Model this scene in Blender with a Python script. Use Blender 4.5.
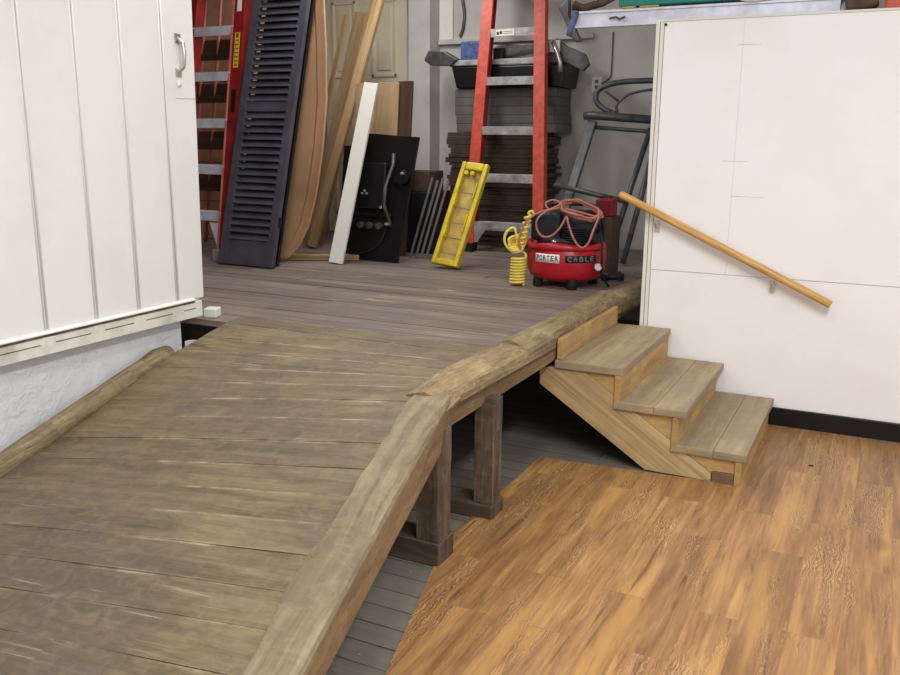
import bpy, bmesh, math, random
from mathutils import Vector as V, Matrix, noise

# ------------------------------------------------------------------ scene, camera, light
for o in list(bpy.data.objects):
    bpy.data.objects.remove(o)
S = bpy.context.scene
COL = S.collection
random.seed(11)
S.view_settings.view_transform = 'Standard'
S.view_settings.look = 'None'
S.view_settings.gamma = 1
S.view_settings.use_curve_mapping = False
S.view_settings.exposure = 0.0

def make_camera():
    yaw, pitch, roll = (math.radians(a) for a in (26.43, 12.93, 0.39))
    f = V((-math.sin(yaw)*math.cos(pitch), math.cos(yaw)*math.cos(pitch), -math.sin(pitch)))
    r0 = V((math.cos(yaw), math.sin(yaw), 0)); u0 = r0.cross(f)
    r = math.cos(roll)*r0 + math.sin(roll)*u0
    u = -math.sin(roll)*r0 + math.cos(roll)*u0
    cd = bpy.data.cameras.new('camera'); co = bpy.data.objects.new('camera', cd); COL.objects.link(co)
    m = Matrix((r, u, -f)).transposed().to_4x4(); m.translation = (0, 0, 1.55)
    co.matrix_world = m
    cd.sensor_width = 36; cd.lens = 34.99; cd.clip_start = .02
    S.camera = co
make_camera()

W = bpy.data.worlds.new('world'); S.world = W; W.use_nodes = True
bg = W.node_tree.nodes['Background']; bg.inputs[0].default_value = (.94, .975, 1, 1); bg.inputs[1].default_value = .98

def area(name, loc, rot, sx, sy, power, col=(.98, .985, 1)):
    ld = bpy.data.lights.new(name, 'AREA'); ld.shape = 'RECTANGLE'; ld.size = sx; ld.size_y = sy
    ld.energy = power; ld.color = col
    o = bpy.data.objects.new(name, ld); COL.objects.link(o); o.location = loc; o.rotation_euler = rot
    return o
area('ceiling_lamp_light', (0.5, 1.3, 3.2), (0, 0, 0), .5, 2.4, 130)
area('ceiling_lamp_light', (-1.0, 2.2, 3.2), (0, 0, 0), .4, 1.8, 26)
area('storeroom_lamp_light', (-3.5, 5.7, 3.22), (0, 0, 0), .3, 1.6, 38, (.99, .985, 1))

area('storeroom_lamp_light', (-2.9, 3.9, 3.2), (0, 0, 0), .3, 1.4, 30, (.99, .985, 1))  # extra fill light, added to brighten the storeroom front

# ------------------------------------------------------------------ materials
def lin(c):
    return tuple(((x/255)/12.92 if x/255 <= .04045 else ((x/255+.055)/1.055)**2.4) for x in c) + (1,)

class NT:
    def __init__(s, name):
        s.m = bpy.data.materials.new(name); s.m.use_nodes = True
        s.t = s.m.node_tree; s.b = s.t.nodes['Principled BSDF']
    def n(s, typ, **kw):
        x = s.t.nodes.new(typ)
        for k, v in kw.items():
            if k.startswith('i_'):
                x.inputs[k[2:].replace('_', ' ')].default_value = v
            else:
                setattr(x, k, v)
        return x
    def l(s, a, b): s.t.links.new(a, b)
    def noise(s, vec, scale, detail=4, rough=.55, dist=0):
        x = s.n('ShaderNodeTexNoise'); x.inputs['Scale'].default_value = scale
        x.inputs['Detail'].default_value = detail; x.inputs['Roughness'].default_value = rough
        x.inputs['Distortion'].default_value = dist
        if vec is not None: s.l(vec, x.inputs['Vector'])
        return x.outputs['Fac']
    def ramp(s, fac, stops):
        x = s.n('ShaderNodeValToRGB'); e = x.color_ramp.elements
        while len(e) < len(stops): e.new(.5)
        for el, (p, c) in zip(e, stops):
            el.position = p; el.color = c if len(c) == 4 else lin(c)
        s.l(fac, x.inputs['Fac']); return x.outputs['Color']
    def mapr(s, fac, a, b, c=0., d=1.):
        x = s.n('ShaderNodeMapRange'); s.l(fac, x.inputs[0])
        for i, v in enumerate((a, b, c, d)): x.inputs[i+1].default_value = v
        return x.outputs[0]
    def mix(s, fac, a, b, mode='MIX'):
        x = s.n('ShaderNodeMix', data_type='RGBA', blend_type=mode)
        if isinstance(fac, (int, float)): x.inputs[0].default_value = fac
        else: s.l(fac, x.inputs[0])
        for sock, v in ((x.inputs[6], a), (x.inputs[7], b)):
            if isinstance(v, tuple): sock.default_value = v if len(v) == 4 else lin(v)
            else: s.l(v, sock)
        return x.outputs[2]
    def math(s, op, a, b=0.):
        x = s.n('ShaderNodeMath', operation=op)
        for sock, v in ((x.inputs[0], a), (x.inputs[1], b)):
            if isinstance(v, (int, float)): sock.default_value = v
            else: s.l(v, sock)
        return x.outputs[0]
    def mapping(s, vec, scale, loc=(0, 0, 0)):
        x = s.n('ShaderNodeMapping'); x.inputs['Scale'].default_value = scale; x.inputs['Location'].default_value = loc
        s.l(vec, x.inputs['Vector']); return x.outputs[0]
    def bump(s, h, strength, dist=.01):
        x = s.n('ShaderNodeBump'); x.inputs['Strength'].default_value = strength; x.inputs['Distance'].default_value = dist
        s.l(h, x.inputs['Height']); s.l(x.outputs[0], s.b.inputs['Normal'])
    def done(s, col, rough=.6, metal=0., spec=.4):
        if isinstance(col, tuple): s.b.inputs['Base Color'].default_value = col if len(col) == 4 else lin(col)
        else: s.l(col, s.b.inputs['Base Color'])
        if isinstance(rough, (int, float)): s.b.inputs['Roughness'].default_value = rough
        else: s.l(rough, s.b.inputs['Roughness'])
        s.b.inputs['Metallic'].default_value = metal
        s.b.inputs['Specular IOR Level'].default_value = spec
        return s.m

def plain(name, col, rough=.5, metal=0., var=.12, scale=9, bump=0., spec=.4):
    t = NT(name); co = t.n('ShaderNodeTexCoord').outputs['Object']
    f = t.noise(co, scale, 5)
    a = tuple(max(0, c*(1-var)) for c in col); b = tuple(min(255, c*(1+var*.6)) for c in col)
    c = t.ramp(f, [(.3, a), (.7, b)])
    if bump: t.bump(t.noise(co, scale*4, 4), bump)
    return t.done(c, rough, metal, spec)

def wood(name, dark, mid, light, gu=1.3, gv=26, rough=.62, tint=None, tint_amt=.5, tint_scale=1.2, scuff=0., var=.25,
         fine=.5, bump=.25, spec=.3, mottle=0., edge=False):
    t = NT(name); tc = t.n('ShaderNodeTexCoord'); uv = tc.outputs['UV']; ob = tc.outputs['Object']
    g = t.noise(t.mapping(uv, (gu, gv, 1)), 1, 6, .6, .6)
    f = t.noise(t.mapping(uv, (gu*5, gv*6, 1)), 1, 3, .6)
    h = t.math('ADD', t.math('MULTIPLY', g, 1-fine*.45), t.math('MULTIPLY', f, fine*.45))
    c = t.ramp(h, [(.32, dark), (.5, mid), (.68, light)])
    r = t.n('ShaderNodeAttribute', attribute_name='rnd').outputs['Fac']
    c = t.mix(1., c, t.ramp(r, [(0, (255*(1-var),)*3), (1, (255, 255, 255))]), 'MULTIPLY')
    if tint:
        bl = t.noise(ob, tint_scale, 5, .6)
        c = t.mix(t.mapr(bl, .42, .62, 0, tint_amt), c, tint)
    if scuff:
        s1 = t.noise(t.mapping(uv, (2.2, 70, 1), (3, 7, 0)), 1, 3, .5)
        s2 = t.noise(ob, 2.3, 3)
        m = t.math('MULTIPLY', t.mapr(s1, .63, .72), t.mapr(s2, .45, .6))
        c = t.mix(t.math('MULTIPLY', m, scuff), c, (226, 208, 178))
        s3 = t.noise(t.mapping(ob, (30, 30, 30)), 1, 2)
        c = t.mix(t.mapr(s3, .72, .78, 0, scuff*.6), c, (60, 48, 38))
    if mottle:
        q = t.noise(t.mapping(ob, (13, 19, 13)), 1, 5, .65, 1.2)
        c = t.mix(t.mapr(q, .5, .7, 0, mottle), c, t.mix(.5, c, light))
        c = t.mix(t.mapr(q, .46, .3, 0, mottle), c, t.mix(.6, c, dark))
    if edge:
        e = t.n('ShaderNodeAttribute', attribute_name='edge').outputs['Fac']
        q = t.noise(t.mapping(ob, (2.2, 1.2, 1)), 1, 4, .65); q2 = t.noise(t.mapping(ob, (8, 9, 9)), 1, 4, .65)
        k = t.math('MULTIPLY', t.mapr(q, .47, .58), t.mapr(q2, .38, .6))
        c = t.mix(t.math('MULTIPLY', t.math('MULTIPLY', e, k), .8), c, (196, 180, 152))
    t.bump(h, bump, .004)
    return t.done(c, rough, 0, spec)

def painted(name, col, dirt_shade, amt=.25, rough=.45, bump=.05, bscale=30, scale=2.2):
    t = NT(name); ob = t.n('ShaderNodeTexCoord').outputs['Object']
    f = t.noise(ob, scale, 6, .62); k = t.noise(ob, scale*9, 4, .7)
    c = t.mix(t.mapr(f, .46, .74, 0, amt), col, dirt_shade)
    c = t.mix(t.mapr(k, .68, .78, 0, amt*.9), c, dirt_shade)
    t.bump(t.noise(ob, bscale, 4), bump)
    return t.done(c, rough, 0, .35)

def plaster_mat():
    t = NT('rough_white_plaster'); ob = t.n('ShaderNodeTexCoord').outputs['Object']
    h = t.noise(t.mapping(ob, (1, 1.0, 1.0)), 16, 6, .6, .8)
    h2 = t.noise(ob, 4, 3)
    c = t.mix(t.mapr(h2, .4, .7, 0, .35), (226, 226, 229), (210, 211, 217))
    t.bump(t.math('MULTIPLY', h, t.mapr(h2, .3, .6, .25, 1)), .6, .025)
    return t.done(c, .6)

def vinyl_mat():
    t = NT('vinyl_oak_plank'); ob = t.n('ShaderNodeTexCoord').outputs['Object']
    sx = t.n('ShaderNodeSeparateXYZ'); t.l(ob, sx.inputs[0])
    cb = t.n('ShaderNodeCombineXYZ'); t.l(sx.outputs[1], cb.inputs[0]); t.l(sx.outputs[0], cb.inputs[1])
    v = cb.outputs[0]
    br = t.n('ShaderNodeTexBrick', offset=.37, offset_frequency=2)
    t.l(v, br.inputs['Vector'])
    br.inputs['Color1'].default_value = (0, 0, 0, 1); br.inputs['Color2'].default_value = (1, 1, 1, 1)
    br.inputs['Mortar'].default_value = (.5, .5, .5, 1)
    br.inputs['Scale'].default_value = 1; br.inputs['Mortar Size'].default_value = .0016
    br.inputs['Brick Width'].default_value = .92; br.inputs['Row Height'].default_value = .152
    rid = t.n('ShaderNodeSeparateColor'); t.l(br.outputs['Color'], rid.inputs[0]); rid = rid.outputs[0]
    off = t.n('ShaderNodeCombineXYZ'); t.l(t.math('MULTIPLY', rid, 37), off.inputs[0]); t.l(t.math('MULTIPLY', rid, 19), off.inputs[1])
    ad = t.n('ShaderNodeVectorMath', operation='ADD'); t.l(v, ad.inputs[0]); t.l(off.outputs[0], ad.inputs[1]); p = ad.outputs[0]
    g = t.noise(t.mapping(p, (1.6, 20, 1)), 1, 7, .68, 1.1)
    f = t.noise(t.mapping(p, (5, 110, 1)), 1, 3, .6)
    h = t.math('ADD', t.math('MULTIPLY', g, .78), t.math('MULTIPLY', f, .22))
    c = t.ramp(h, [(.31, (108, 76, 48)), (.42, (148, 110, 70)), (.54, (168, 130, 86)), (.66, (190, 154, 104))])
    cath = t.noise(t.mapping(p, (1.5, 6.5, 1)), 1, 3)
    wv = t.n('ShaderNodeTexWave', wave_type='BANDS', bands_direction='Y'); t.l(t.mapping(p, (.9, 2.2, 1)), wv.inputs['Vector'])
    wv.inputs['Scale'].default_value = 13; wv.inputs['Distortion'].default_value = 16
    wv.inputs['Detail'].default_value = 4; wv.inputs['Detail Scale'].default_value = 1.1
    cm = t.math('MULTIPLY', t.mapr(wv.outputs['Fac'], .6, .95), t.mapr(cath, .50, .60))
    c = t.mix(t.math('MULTIPLY', cm, .5), c, (112, 78, 50))
    cl = t.math('MULTIPLY', t.mapr(wv.outputs['Fac'], .22, .04), t.mapr(cath, .50, .60))
    c = t.mix(t.math('MULTIPLY', cl, .55), c, (204, 176, 134))
    bl = t.noise(t.mapping(p, (1.6, 7, 1), (5, 2, 0)), 1, 4, .6)
    c = t.mix(t.mapr(bl, .5, .70, 0, .6), c, (124, 88, 58))
    ys = t.noise(t.mapping(p, (1.0, 10, 1), (9, 4, 0)), 1, 3, .5)
    c = t.mix(t.mapr(ys, .54, .68, 0, .65), c, (198, 156, 92))
    kn = t.n('ShaderNodeTexVoronoi'); t.l(t.mapping(p, (1.7, 3.6, 1)), kn.inputs['Vector']); kn.inputs['Scale'].default_value = 1
    c = t.mix(t.mapr(kn.outputs['Distance'], .02, .16, .8, 0), c, (92, 62, 40))
    dk = t.noise(t.mapping(p, (3.0, 34, 1), (2, 8, 0)), 1, 4, .6, .6)
    c = t.mix(t.mapr(dk, .58, .70, 0, .6), c, (96, 66, 42))
    c = t.mix(1., c, t.ramp(rid, [(0, (222, 214, 206)), (.5, (240, 232, 224)), (1, (250, 245, 234))]), 'MULTIPLY')
    c = t.mix(t.math('MULTIPLY', br.outputs['Fac'], .16), c, (104, 74, 48))
    t.bump(h, .06, .002)
    return t.done(c, t.mapr(h, .3, .7, .36, .5), 0, .45)

def board_floor(name, c1, c2, row, seam):
    t = NT(name); ob = t.n('ShaderNodeTexCoord').outputs['Object']
    br = t.n('ShaderNodeTexBrick', offset=.43); t.l(ob, br.inputs['Vector'])
    br.inputs['Color1'].default_value = lin(c1); br.inputs['Color2'].default_value = lin(c2); br.inputs['Mortar'].default_value = lin(seam)
    br.inputs['Scale'].default_value = 1; br.inputs['Mortar Size'].default_value = .003
    br.inputs['Brick Width'].default_value = 2.7; br.inputs['Row Height'].default_value = row
    g = t.noise(t.mapping(ob, (2, 40, 1)), 1, 5)
    c = t.mix(t.mapr(g, .35, .7, 0, .5), br.outputs['Color'], (118, 112, 102))
    sp = t.noise(ob, 45, 2)
    c = t.mix(t.mapr(sp, .74, .78, 0, .6), c, (190, 186, 176))
    t.bump(g, .2, .004)
    return t.done(c, .7, 0, .25)

MT = {}
MT['vinyl'] = vinyl_mat()
MT['subfloor'] = board_floor('old_grey_floorboards', (112, 106, 96), (92, 86, 78), .105, (30, 27, 24))
MT['wall'] = painted('white_painted_plywood', (242, 239, 238), (226, 219, 212), .35, .5, .05)
MT['door'] = painted('cream_white_gloss_paint', (240, 238, 234), (216, 209, 194), .3, .4, .04)
MT['door_edge'] = painted('chipped_cream_paint', (236, 231, 222), (128, 112, 92), .55, .5, .08, 30, 5)
MT['plaster'] = plaster_mat()
MT['backwall'] = painted('grey_white_store_wall', (190, 186, 180), (150, 146, 140), .6, .6, .12, 14)
MT['storewall'] = painted('dim_store_wall', (150, 138, 124), (110, 98, 86), .6, .7, .1)
MT['ceil'] = painted('ceiling_paint', (225, 222, 215), (200, 196, 188), .3, .7)
MT['black_vinyl'] = plain('black_cove_base', (14, 14, 18), .35, 0, .2)
MT['ramp'] = wood('worn_ramp_boards', (88, 74, 53), (124, 108, 81), (148, 132, 101), 1.6, 24, .62, (96, 85, 74), .8, 1.1, .35, .08, .6, .3, mottle=.75, edge=True)
MT['deck'] = wood('worn_platform_boards', (92, 82, 74), (130, 117, 106), (160, 147, 134), 1.2, 26, .62, (108, 96, 90), .6, 1.2, .8, .18, .6, .3)
MT['side'] = wood('weathered_side_board', (102, 88, 68), (136, 121, 95), (162, 147, 119), 1.4, 22, .65, (110, 96, 76), .6, 2.5, .4, .06, .5, .35, mottle=.6)
MT['log'] = wood('worn_edge_timber', (92, 76, 54), (148, 127, 94), (182, 164, 130), 2.0, 20, .65, (112, 92, 64), .6, 4, .3, .1, .6, .6, mottle=.5)
MT['fascia'] = wood('old_brown_fascia', (84, 66, 46), (128, 105, 76), (156, 132, 98), 1.4, 24, .65, (100, 78, 54), .6, 3, .2, .1, .6, .4, mottle=.4)
MT['post'] = wood('old_brown_post', (58, 47, 38), (94, 79, 64), (138, 121, 99), 1.4, 18, .7, (74, 58, 48), .7, 5, .4, .06, .6, .4, mottle=.6)
MT['block'] = wood('dirty_block', (56, 45, 36), (84, 70, 56), (110, 93, 75), 1.6, 18, .75, None, .5, 2, 0, .1)
MT['tread'] = wood('scuffed_tread', (128, 109, 80), (166, 146, 111), (188, 169, 134), 1.5, 18, .55, (142, 128, 106), .8, 4, .15, .08, mottle=.3)
MT['riser'] = wood('yellow_pine', (150, 112, 60), (190, 152, 94), (208, 174, 118), 1.4, 16, .55, (148, 124, 92), .6, 6, .1, .06, mottle=.3)
MT['stringer'] = wood('fir_stringer', (124, 99, 62), (184, 156, 110), (204, 179, 134), 1.0, 34, .6, (150, 130, 96), .5, 4, .1, .06, .3)
MT['rail'] = wood('varnished_pine_rail', (172, 124, 62), (204, 158, 90), (226, 186, 122), 1.4, 40, .35, None, .5, 2, 0, .05, .4, .05, .5)
MT['alu'] = plain('dull_aluminium', (218, 218, 230), .36, .25, .1, 12)
MT['alu_dirty'] = plain('grimy_aluminium', (172, 169, 166), .5, .35, .22, 14)
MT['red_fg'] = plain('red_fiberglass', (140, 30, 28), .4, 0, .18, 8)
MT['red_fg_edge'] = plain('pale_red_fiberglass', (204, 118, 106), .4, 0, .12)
MT['orange_fg'] = plain('scuffed_orange_fiberglass', (196, 74, 52), .45, 0, .16, 22)
MT['navy'] = plain('dark_navy_paint', (70, 69, 78), .42, 0, .16, 6)
MT['black'] = plain('black_enamel', (16, 16, 18), .35, 0, .25, 8)
MT['black_rubber'] = plain('black_rubber', (24, 24, 25), .7, 0, .2)
MT['dark_metal'] = plain('dark_steel', (92, 90, 90), .45, .5, .25, 12)
MT['grey_tube'] = plain('grey_painted_tube', (84, 84, 85), .42, .3, .2, 12)
MT['tan'] = plain('tan_hardboard', (158, 122, 88), .6, 0, .1, 3)
MT['tan_edge'] = plain('orange_tan_hardboard_edge', (166, 126, 93), .6, 0, .1, 3)
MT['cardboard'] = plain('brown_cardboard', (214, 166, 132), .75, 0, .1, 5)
MT['dark_card'] = plain('dirty_dark_cardboard', (74, 58, 46), .8, 0, .3, 7)  # shade among the stored cartons is worked into this brown
MT['grey_card'] = plain('grey_board', (98, 95, 92), .7, 0, .16, 6)
MT['lumber'] = wood('tan_lumber', (118, 94, 62), (160, 132, 92), (184, 156, 114), 1.2, 22, .6, None, .5, 2, 0, .12)
MT['plywood'] = wood('tan_plywood', (132, 108, 78), (160, 132, 98), (178, 152, 118), 1.0, 12, .6, None, .5, 2, 0, .1)
MT['brown_wood'] = wood('dark_brown_board', (70, 50, 38), (96, 70, 54), (116, 88, 68), 1.2, 20, .6)
MT['white_board'] = painted('white_primed_board', (224, 222, 212), (200, 196, 182), .35, .5, .04)
MT['cream'] = painted('cream_door_paint', (226, 218, 190), (200, 190, 162), .4, .45, .04)
MT['yellow'] = plain('yellow_plastic', (206, 182, 40), .4, 0, .12, 8)
MT['yellow_in'] = plain('dusty_yellow_plastic', (176, 150, 74), .55, 0, .14, 14)
MT['red'] = plain('red_painted_steel', (176, 22, 36), .35, 0, .14, 8, spec=.5)
MT['dark_red'] = plain('dark_red_plastic', (120, 14, 28), .4, 0, .15)
MT['black_plastic'] = plain('black_plastic', (30, 32, 36), .5, 0, .2, spec=.3)
MT['pink_cord'] = plain('faded_orange_cord', (172, 108, 92), .55, 0, .1)
MT['yellow_hose'] = plain('yellow_air_hose', (236, 212, 92), .4, 0, .1)
MT['white_label'] = plain('white_label', (236, 226, 218), .5, 0, .04)
MT['yellow_label'] = plain('yellow_label', (206, 176, 40), .5, 0, .12)
MT['grey_text'] = plain('grey_lettering', (120, 112, 108), .5, 0, .05)
MT['black_text'] = plain('black_lettering', (16, 14, 14), .5, 0, .05)
MT['teal'] = plain('teal_green_paint', (32, 122, 110), .4, 0, .1, 3)
MT['pale_green'] = plain('pale_green_label', (196, 216, 186), .5, 0, .06)
MT['blue'] = plain('blue_plastic', (74, 92, 138), .5, 0, .35, 16)
MT['brown_bag'] = plain('brown_canvas', (84, 66, 54), .8, 0, .3, 12)
MT['brick_orange'] = plain('orange_red_plastic', (206, 96, 66), .5, 0, .1)
MT['steel'] = plain('bright_steel', (196, 194, 188), .3, .8, .1)
MT['crack'] = plain('faint_seam', (186, 176, 164), .8, 0, .1)
MT['dirt'] = plain('grimy_gap', (104, 88, 70), .8, 0, .4, 24)  # brown for the rail grooves and the painted shade line under the ledge
MT['pvc'] = plain('offwhite_pipe', (206, 204, 198), .5, 0, .08)

# ------------------------------------------------------------------ mesh builder
X3, Y3, Z3 = V((1, 0, 0)), V((0, 1, 0)), V((0, 0, 1))
class MB:
    def __init__(s):
        s.bm = bmesh.new(); s.uv = s.bm.loops.layers.uv.new('UVMap'); s.rn = s.bm.faces.layers.float.new('rnd')
    def face(s, vs, axis, off, r, smooth=False):
        try: f = s.bm.faces.new(vs)
        except ValueError: return None
        f.normal_update(); f[s.rn] = r; f.smooth = smooth
        n = f.normal; a = V(axis)
        if abs(n.dot(a)) > .95: a = V((a.y, a.z, a.x))
        b = n.cross(a)
        for lp in f.loops:
            p = lp.vert.co; lp[s.uv].uv = (p.dot(a)+off[0], p.dot(b)+off[1])
        return f
    def ro(s): return (random.uniform(0, 60), random.uniform(0, 60)), random.random()
    def hexa(s, p, axis=X3, r=None):
        off, rr = s.ro(); rr = rr if r is None else r
        v = [s.bm.verts.new(q) for q in p]
        for q in ((3, 2, 1, 0), (4, 5, 6, 7), (0, 1, 5, 4), (1, 2, 6, 5), (2, 3, 7, 6), (3, 0, 4, 7)):
            s.face([v[i] for i in q], axis, off, rr)
        return s
    def box(s, c, d, R=None, axis=None, r=None):
        ex, ey, ez = R if R else (X3, Y3, Z3); c = V(c); h = [x/2 for x in d]
        if axis is None: axis = (ex, ey, ez)[max(range(3), key=lambda i: d[i])]
        g = lambda a, b, e: c + ex*h[0]*a + ey*h[1]*b + ez*h[2]*e
        return s.hexa([g(-1, -1, -1), g(1, -1, -1), g(1, 1, -1), g(-1, 1, -1), g(-1, -1, 1), g(1, -1, 1), g(1, 1, 1), g(-1, 1, 1)], axis, r)
    def bx(s, x0, x1, y0, y1, z0, z1, axis=None, r=None):
        return s.box(((x0+x1)/2, (y0+y1)/2, (z0+z1)/2), (x1-x0, y1-y0, z1-z0), None, axis, r)
    def prism(s, pts, ext, axis=X3):
        off, rr = s.ro(); ext = V(ext); pts = [V(p) for p in pts]
        a = [s.bm.verts.new(p) for p in pts]; b = [s.bm.verts.new(p+ext) for p in pts]; n = len(pts)
        s.face(a[::-1], axis, off, rr); s.face(b, axis, off, rr)
        for i in range(n): s.face([a[i], a[(i+1) % n], b[(i+1) % n], b[i]], axis, off, rr)
        bmesh.ops.recalc_face_normals(s.bm, faces=s.bm.faces[:])
        return s
    def loft(s, rings, axis=Y3, cap=True, smooth=True, closed=True):
        off, rr = s.ro()
        R = [[s.bm.verts.new(p) for p in ring] for ring in rings]; n = len(R[0])
        for a, b in zip(R[:-1], R[1:]):
            for i in range(n if closed else n-1):
                s.face([a[i], a[(i+1) % n], b[(i+1) % n], b[i]], axis, off, rr, smooth)
        if cap:
            s.face(R[0][::-1], axis, off, rr); s.face(R[-1], axis, off, rr)
        return s
    def tube(s, pts, r, n=8, smooth=True, closed=False, axis=None):
        pts = [V(p) for p in pts]; m = len(pts); rings = []
        t0 = (pts[1]-pts[0]).normalized(); up = Z3 if abs(t0.z) < .9 else X3
        nrm = t0.cross(up).normalized()
        for i in range(m):
            if closed: t = (pts[(i+1) % m]-pts[i-1]).normalized()
            else: t = (pts[min(i+1, m-1)]-pts[max(i-1, 0)]).normalized()
            nrm = (nrm-t*nrm.dot(t)).normalized(); bn = t.cross(nrm)
            rr = r[i] if isinstance(r, (list, tuple)) else r
            rings.append([pts[i]+nrm*rr*math.cos(2*math.pi*k/n)+bn*rr*math.sin(2*math.pi*k/n) for k in range(n)])
        if closed: rings.append(rings[0])
        return s.loft(rings, axis or t0, not closed, smooth)
    def cyl(s, a, b, r, n=14, r2=None): return s.tube([a, b], [r, r if r2 is None else r2], n)
    def lathe(s, prof, c, n=28, sq=None, smooth=True):
        c = V(c); rings = []
        for r, z in prof:
            ring = []
            for k in range(n):
                a = 2*math.pi*k/n; q = V((math.cos(a), math.sin(a), 0))
                ring.append(c+V((q.x*r, q.y*r, z)))
            rings.append(ring)
        return s.loft(rings, Z3, True, smooth)
    def build(s, name, mat, parent=None, bevel=0, seg=2, kind=None, label=None, merge=False):
        if merge: bmesh.ops.remove_doubles(s.bm, verts=s.bm.verts[:], dist=1e-5)
        bmesh.ops.recalc_face_normals(s.bm, faces=s.bm.faces[:])
        me = bpy.data.meshes.new(name); s.bm.to_mesh(me); s.bm.free()
        me.materials.append(MT[mat] if isinstance(mat, str) else mat)
        o = bpy.data.objects.new(name, me); COL.objects.link(o)
        if bevel:
            md = o.modifiers.new('bevel', 'BEVEL'); md.width = bevel; md.segments = seg; md.limit_method = 'ANGLE'; md.angle_limit = .6
        if parent is not None:
            o.parent = parent; o.matrix_parent_inverse = wm(parent).inverted()
        if kind: o['kind'] = kind
        if label: o['label'] = label
        return o
def wm(o):
    m = o.matrix_basis.copy()
    while o.parent is not None:
        m = o.parent.matrix_basis @ o.matrix_parent_inverse @ m; o = o.parent
    return m
def thing(name, label, cat, loc, group=None):
    o = bpy.data.objects.new(name, None); COL.objects.link(o); o.location = loc; o.empty_display_size = .1
    return tag(o, label, cat, group)
def tag(o, label, cat, group=None):
    o['label'] = label; o['category'] = cat
    if group: o['group'] = group
    return o
def struct(name, mb, mat, parent=None, bevel=0):
    return mb.build(name, mat, parent, bevel, kind=None if parent else 'structure')
def recentre(o, loc):
    loc = V(loc); o.data.transform(Matrix.Translation(-loc)); o.location = loc; return o
def text_mesh(name, body, mat, parent, loc, ex, ey, size, depth=.0006, width=None):
    cu = bpy.data.curves.new(name, 'FONT'); cu.body = body; cu.size = size; cu.extrude = depth; cu.align_x = 'CENTER'; cu.align_y = 'CENTER'
    cu.offset = size*.02
    tmp = bpy.data.objects.new(name+'_tmp', cu); COL.objects.link(tmp)
    dg = bpy.context.evaluated_depsgraph_get(); dg.update()
    me = bpy.data.meshes.new_from_object(tmp.evaluated_get(dg)); bpy.data.objects.remove(tmp)
    ex, ey = V(ex).normalized(), V(ey).normalized(); ez = ex.cross(ey)
    if width:
        xs = [v.co.x for v in me.vertices]; k = width/(max(xs)-min(xs))
        for v in me.vertices: v.co.x *= k
    m = Matrix((ex, ey, ez)).transposed().to_4x4(); m.translation = loc
    me.transform(m); me.materials.clear(); me.materials.append(MT[mat]); me.name = name
    o = bpy.data.objects.new(name, me); COL.objects.link(o); o.parent = parent; o.matrix_parent_inverse = wm(parent).inverted()
    return o
def lean(o, k, roll=0.):
    """frame of a thing leaning back: origin o, slope k (metres back per metre up), roll in its own plane"""
    o = V(o); ev = V((0, k, 1)).normalized(); en = X3.cross(ev)
    c, s_ = math.cos(roll), math.sin(roll)
    eu = X3*c + ev*s_; ev2 = ev*c - X3*s_
    F = lambda u, v, w=0: o + eu*u + ev2*v + en*w
    return F, (eu, ev2, en)
def nz(p, sc, amp): return (noise.noise(V(p)*sc))*amp
ZL = .62     # height of the platform

# ------------------------------------------------------------------ setting
m = MB()
m.prism([(-1.425, 3.885, -.006), (-1.43, 2.85, -.006), (-1.186, 1.97, -.006), (-.73, .30, -.006), (-.5, -1.5, -.006), (3.2, -1.5, -.006),
         (3.2, 4.955, -.006), (-.5, 4.955, -.006), (-.56, 3.965, -.006), (-.9, 3.925, -.006)], (0, 0, .006), Y3)
struct('floor', m, 'vinyl')
m = MB(); m.bx(-6.3, 3.3, -1.5, 7.6, -.06, -.006); struct('floor_boards', m, 'subfloor')
m = MB(); m.bx(-6.3, 3.3, -1.5, 7.6, 3.3, 3.4); struct('ceiling', m, 'ceil')

# white plywood clad store on the right
m = MB(); m.bx(-1.215, 2.6, 4.976, 6.35, .0, 2.165); w = struct('wall_right', m, 'wall')
m = MB()
m.bx(-1.186, -.7722, 4.963, 4.976, .818, 2.16); m.bx(-.7715, .62, 4.963, 4.976, .818, 2.16)
m.bx(.623, 2.6, 4.963, 4.976, .818, 2.16)
m.bx(-1.186, .9, 4.965, 4.976, .10, .815); m.bx(.903, 2.6, 4.965, 4.976, .10, .815)
m.build('plywood_cladding', 'wall', w, .0006, 1)
m = MB(); m.bx(-1.232, -1.212, 4.957, 5.02, .0, 2.165); m.bx(-1.209, -1.189, 4.959, 4.977, .0, 2.165)
m.build('corner_trim', 'white_board', w, .002)
m = MB(); m.bx(-1.232, 2.6, 4.957, 5.12, 2.160, 2.172); m.build('cap_strip', 'white_board', w, .002)
m = MB()
for (a, b, z0, z1) in ((-.775, -.60, 1.246, 1.244), (-.80, -.68, 2.028, 2.027), (-.83, -.70, 1.432, 1.431)):
    m.hexa([(a, 4.9622, z0-.0015), (b, 4.9622, z1-.0006), (b, 4.964, z1-.0006), (a, 4.964, z0-.0015),
            (a, 4.9622, z0+.0015), (b, 4.9622, z1+.0006), (b, 4.964, z1+.0006), (a, 4.964, z0+.0015)])
m.build('crack', 'crack', w)
m = MB(); m.cyl((-1.18, 4.957, 2.145), (-1.18, 4.964, 2.145), .007); m.build('nail_head', 'black', w)
m = MB(); m.bx(-1.1, 2.6, 4.950, 4.9648, -.004, .100); struct('baseboard_right', m, 'black_vinyl', None, .003)

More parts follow.
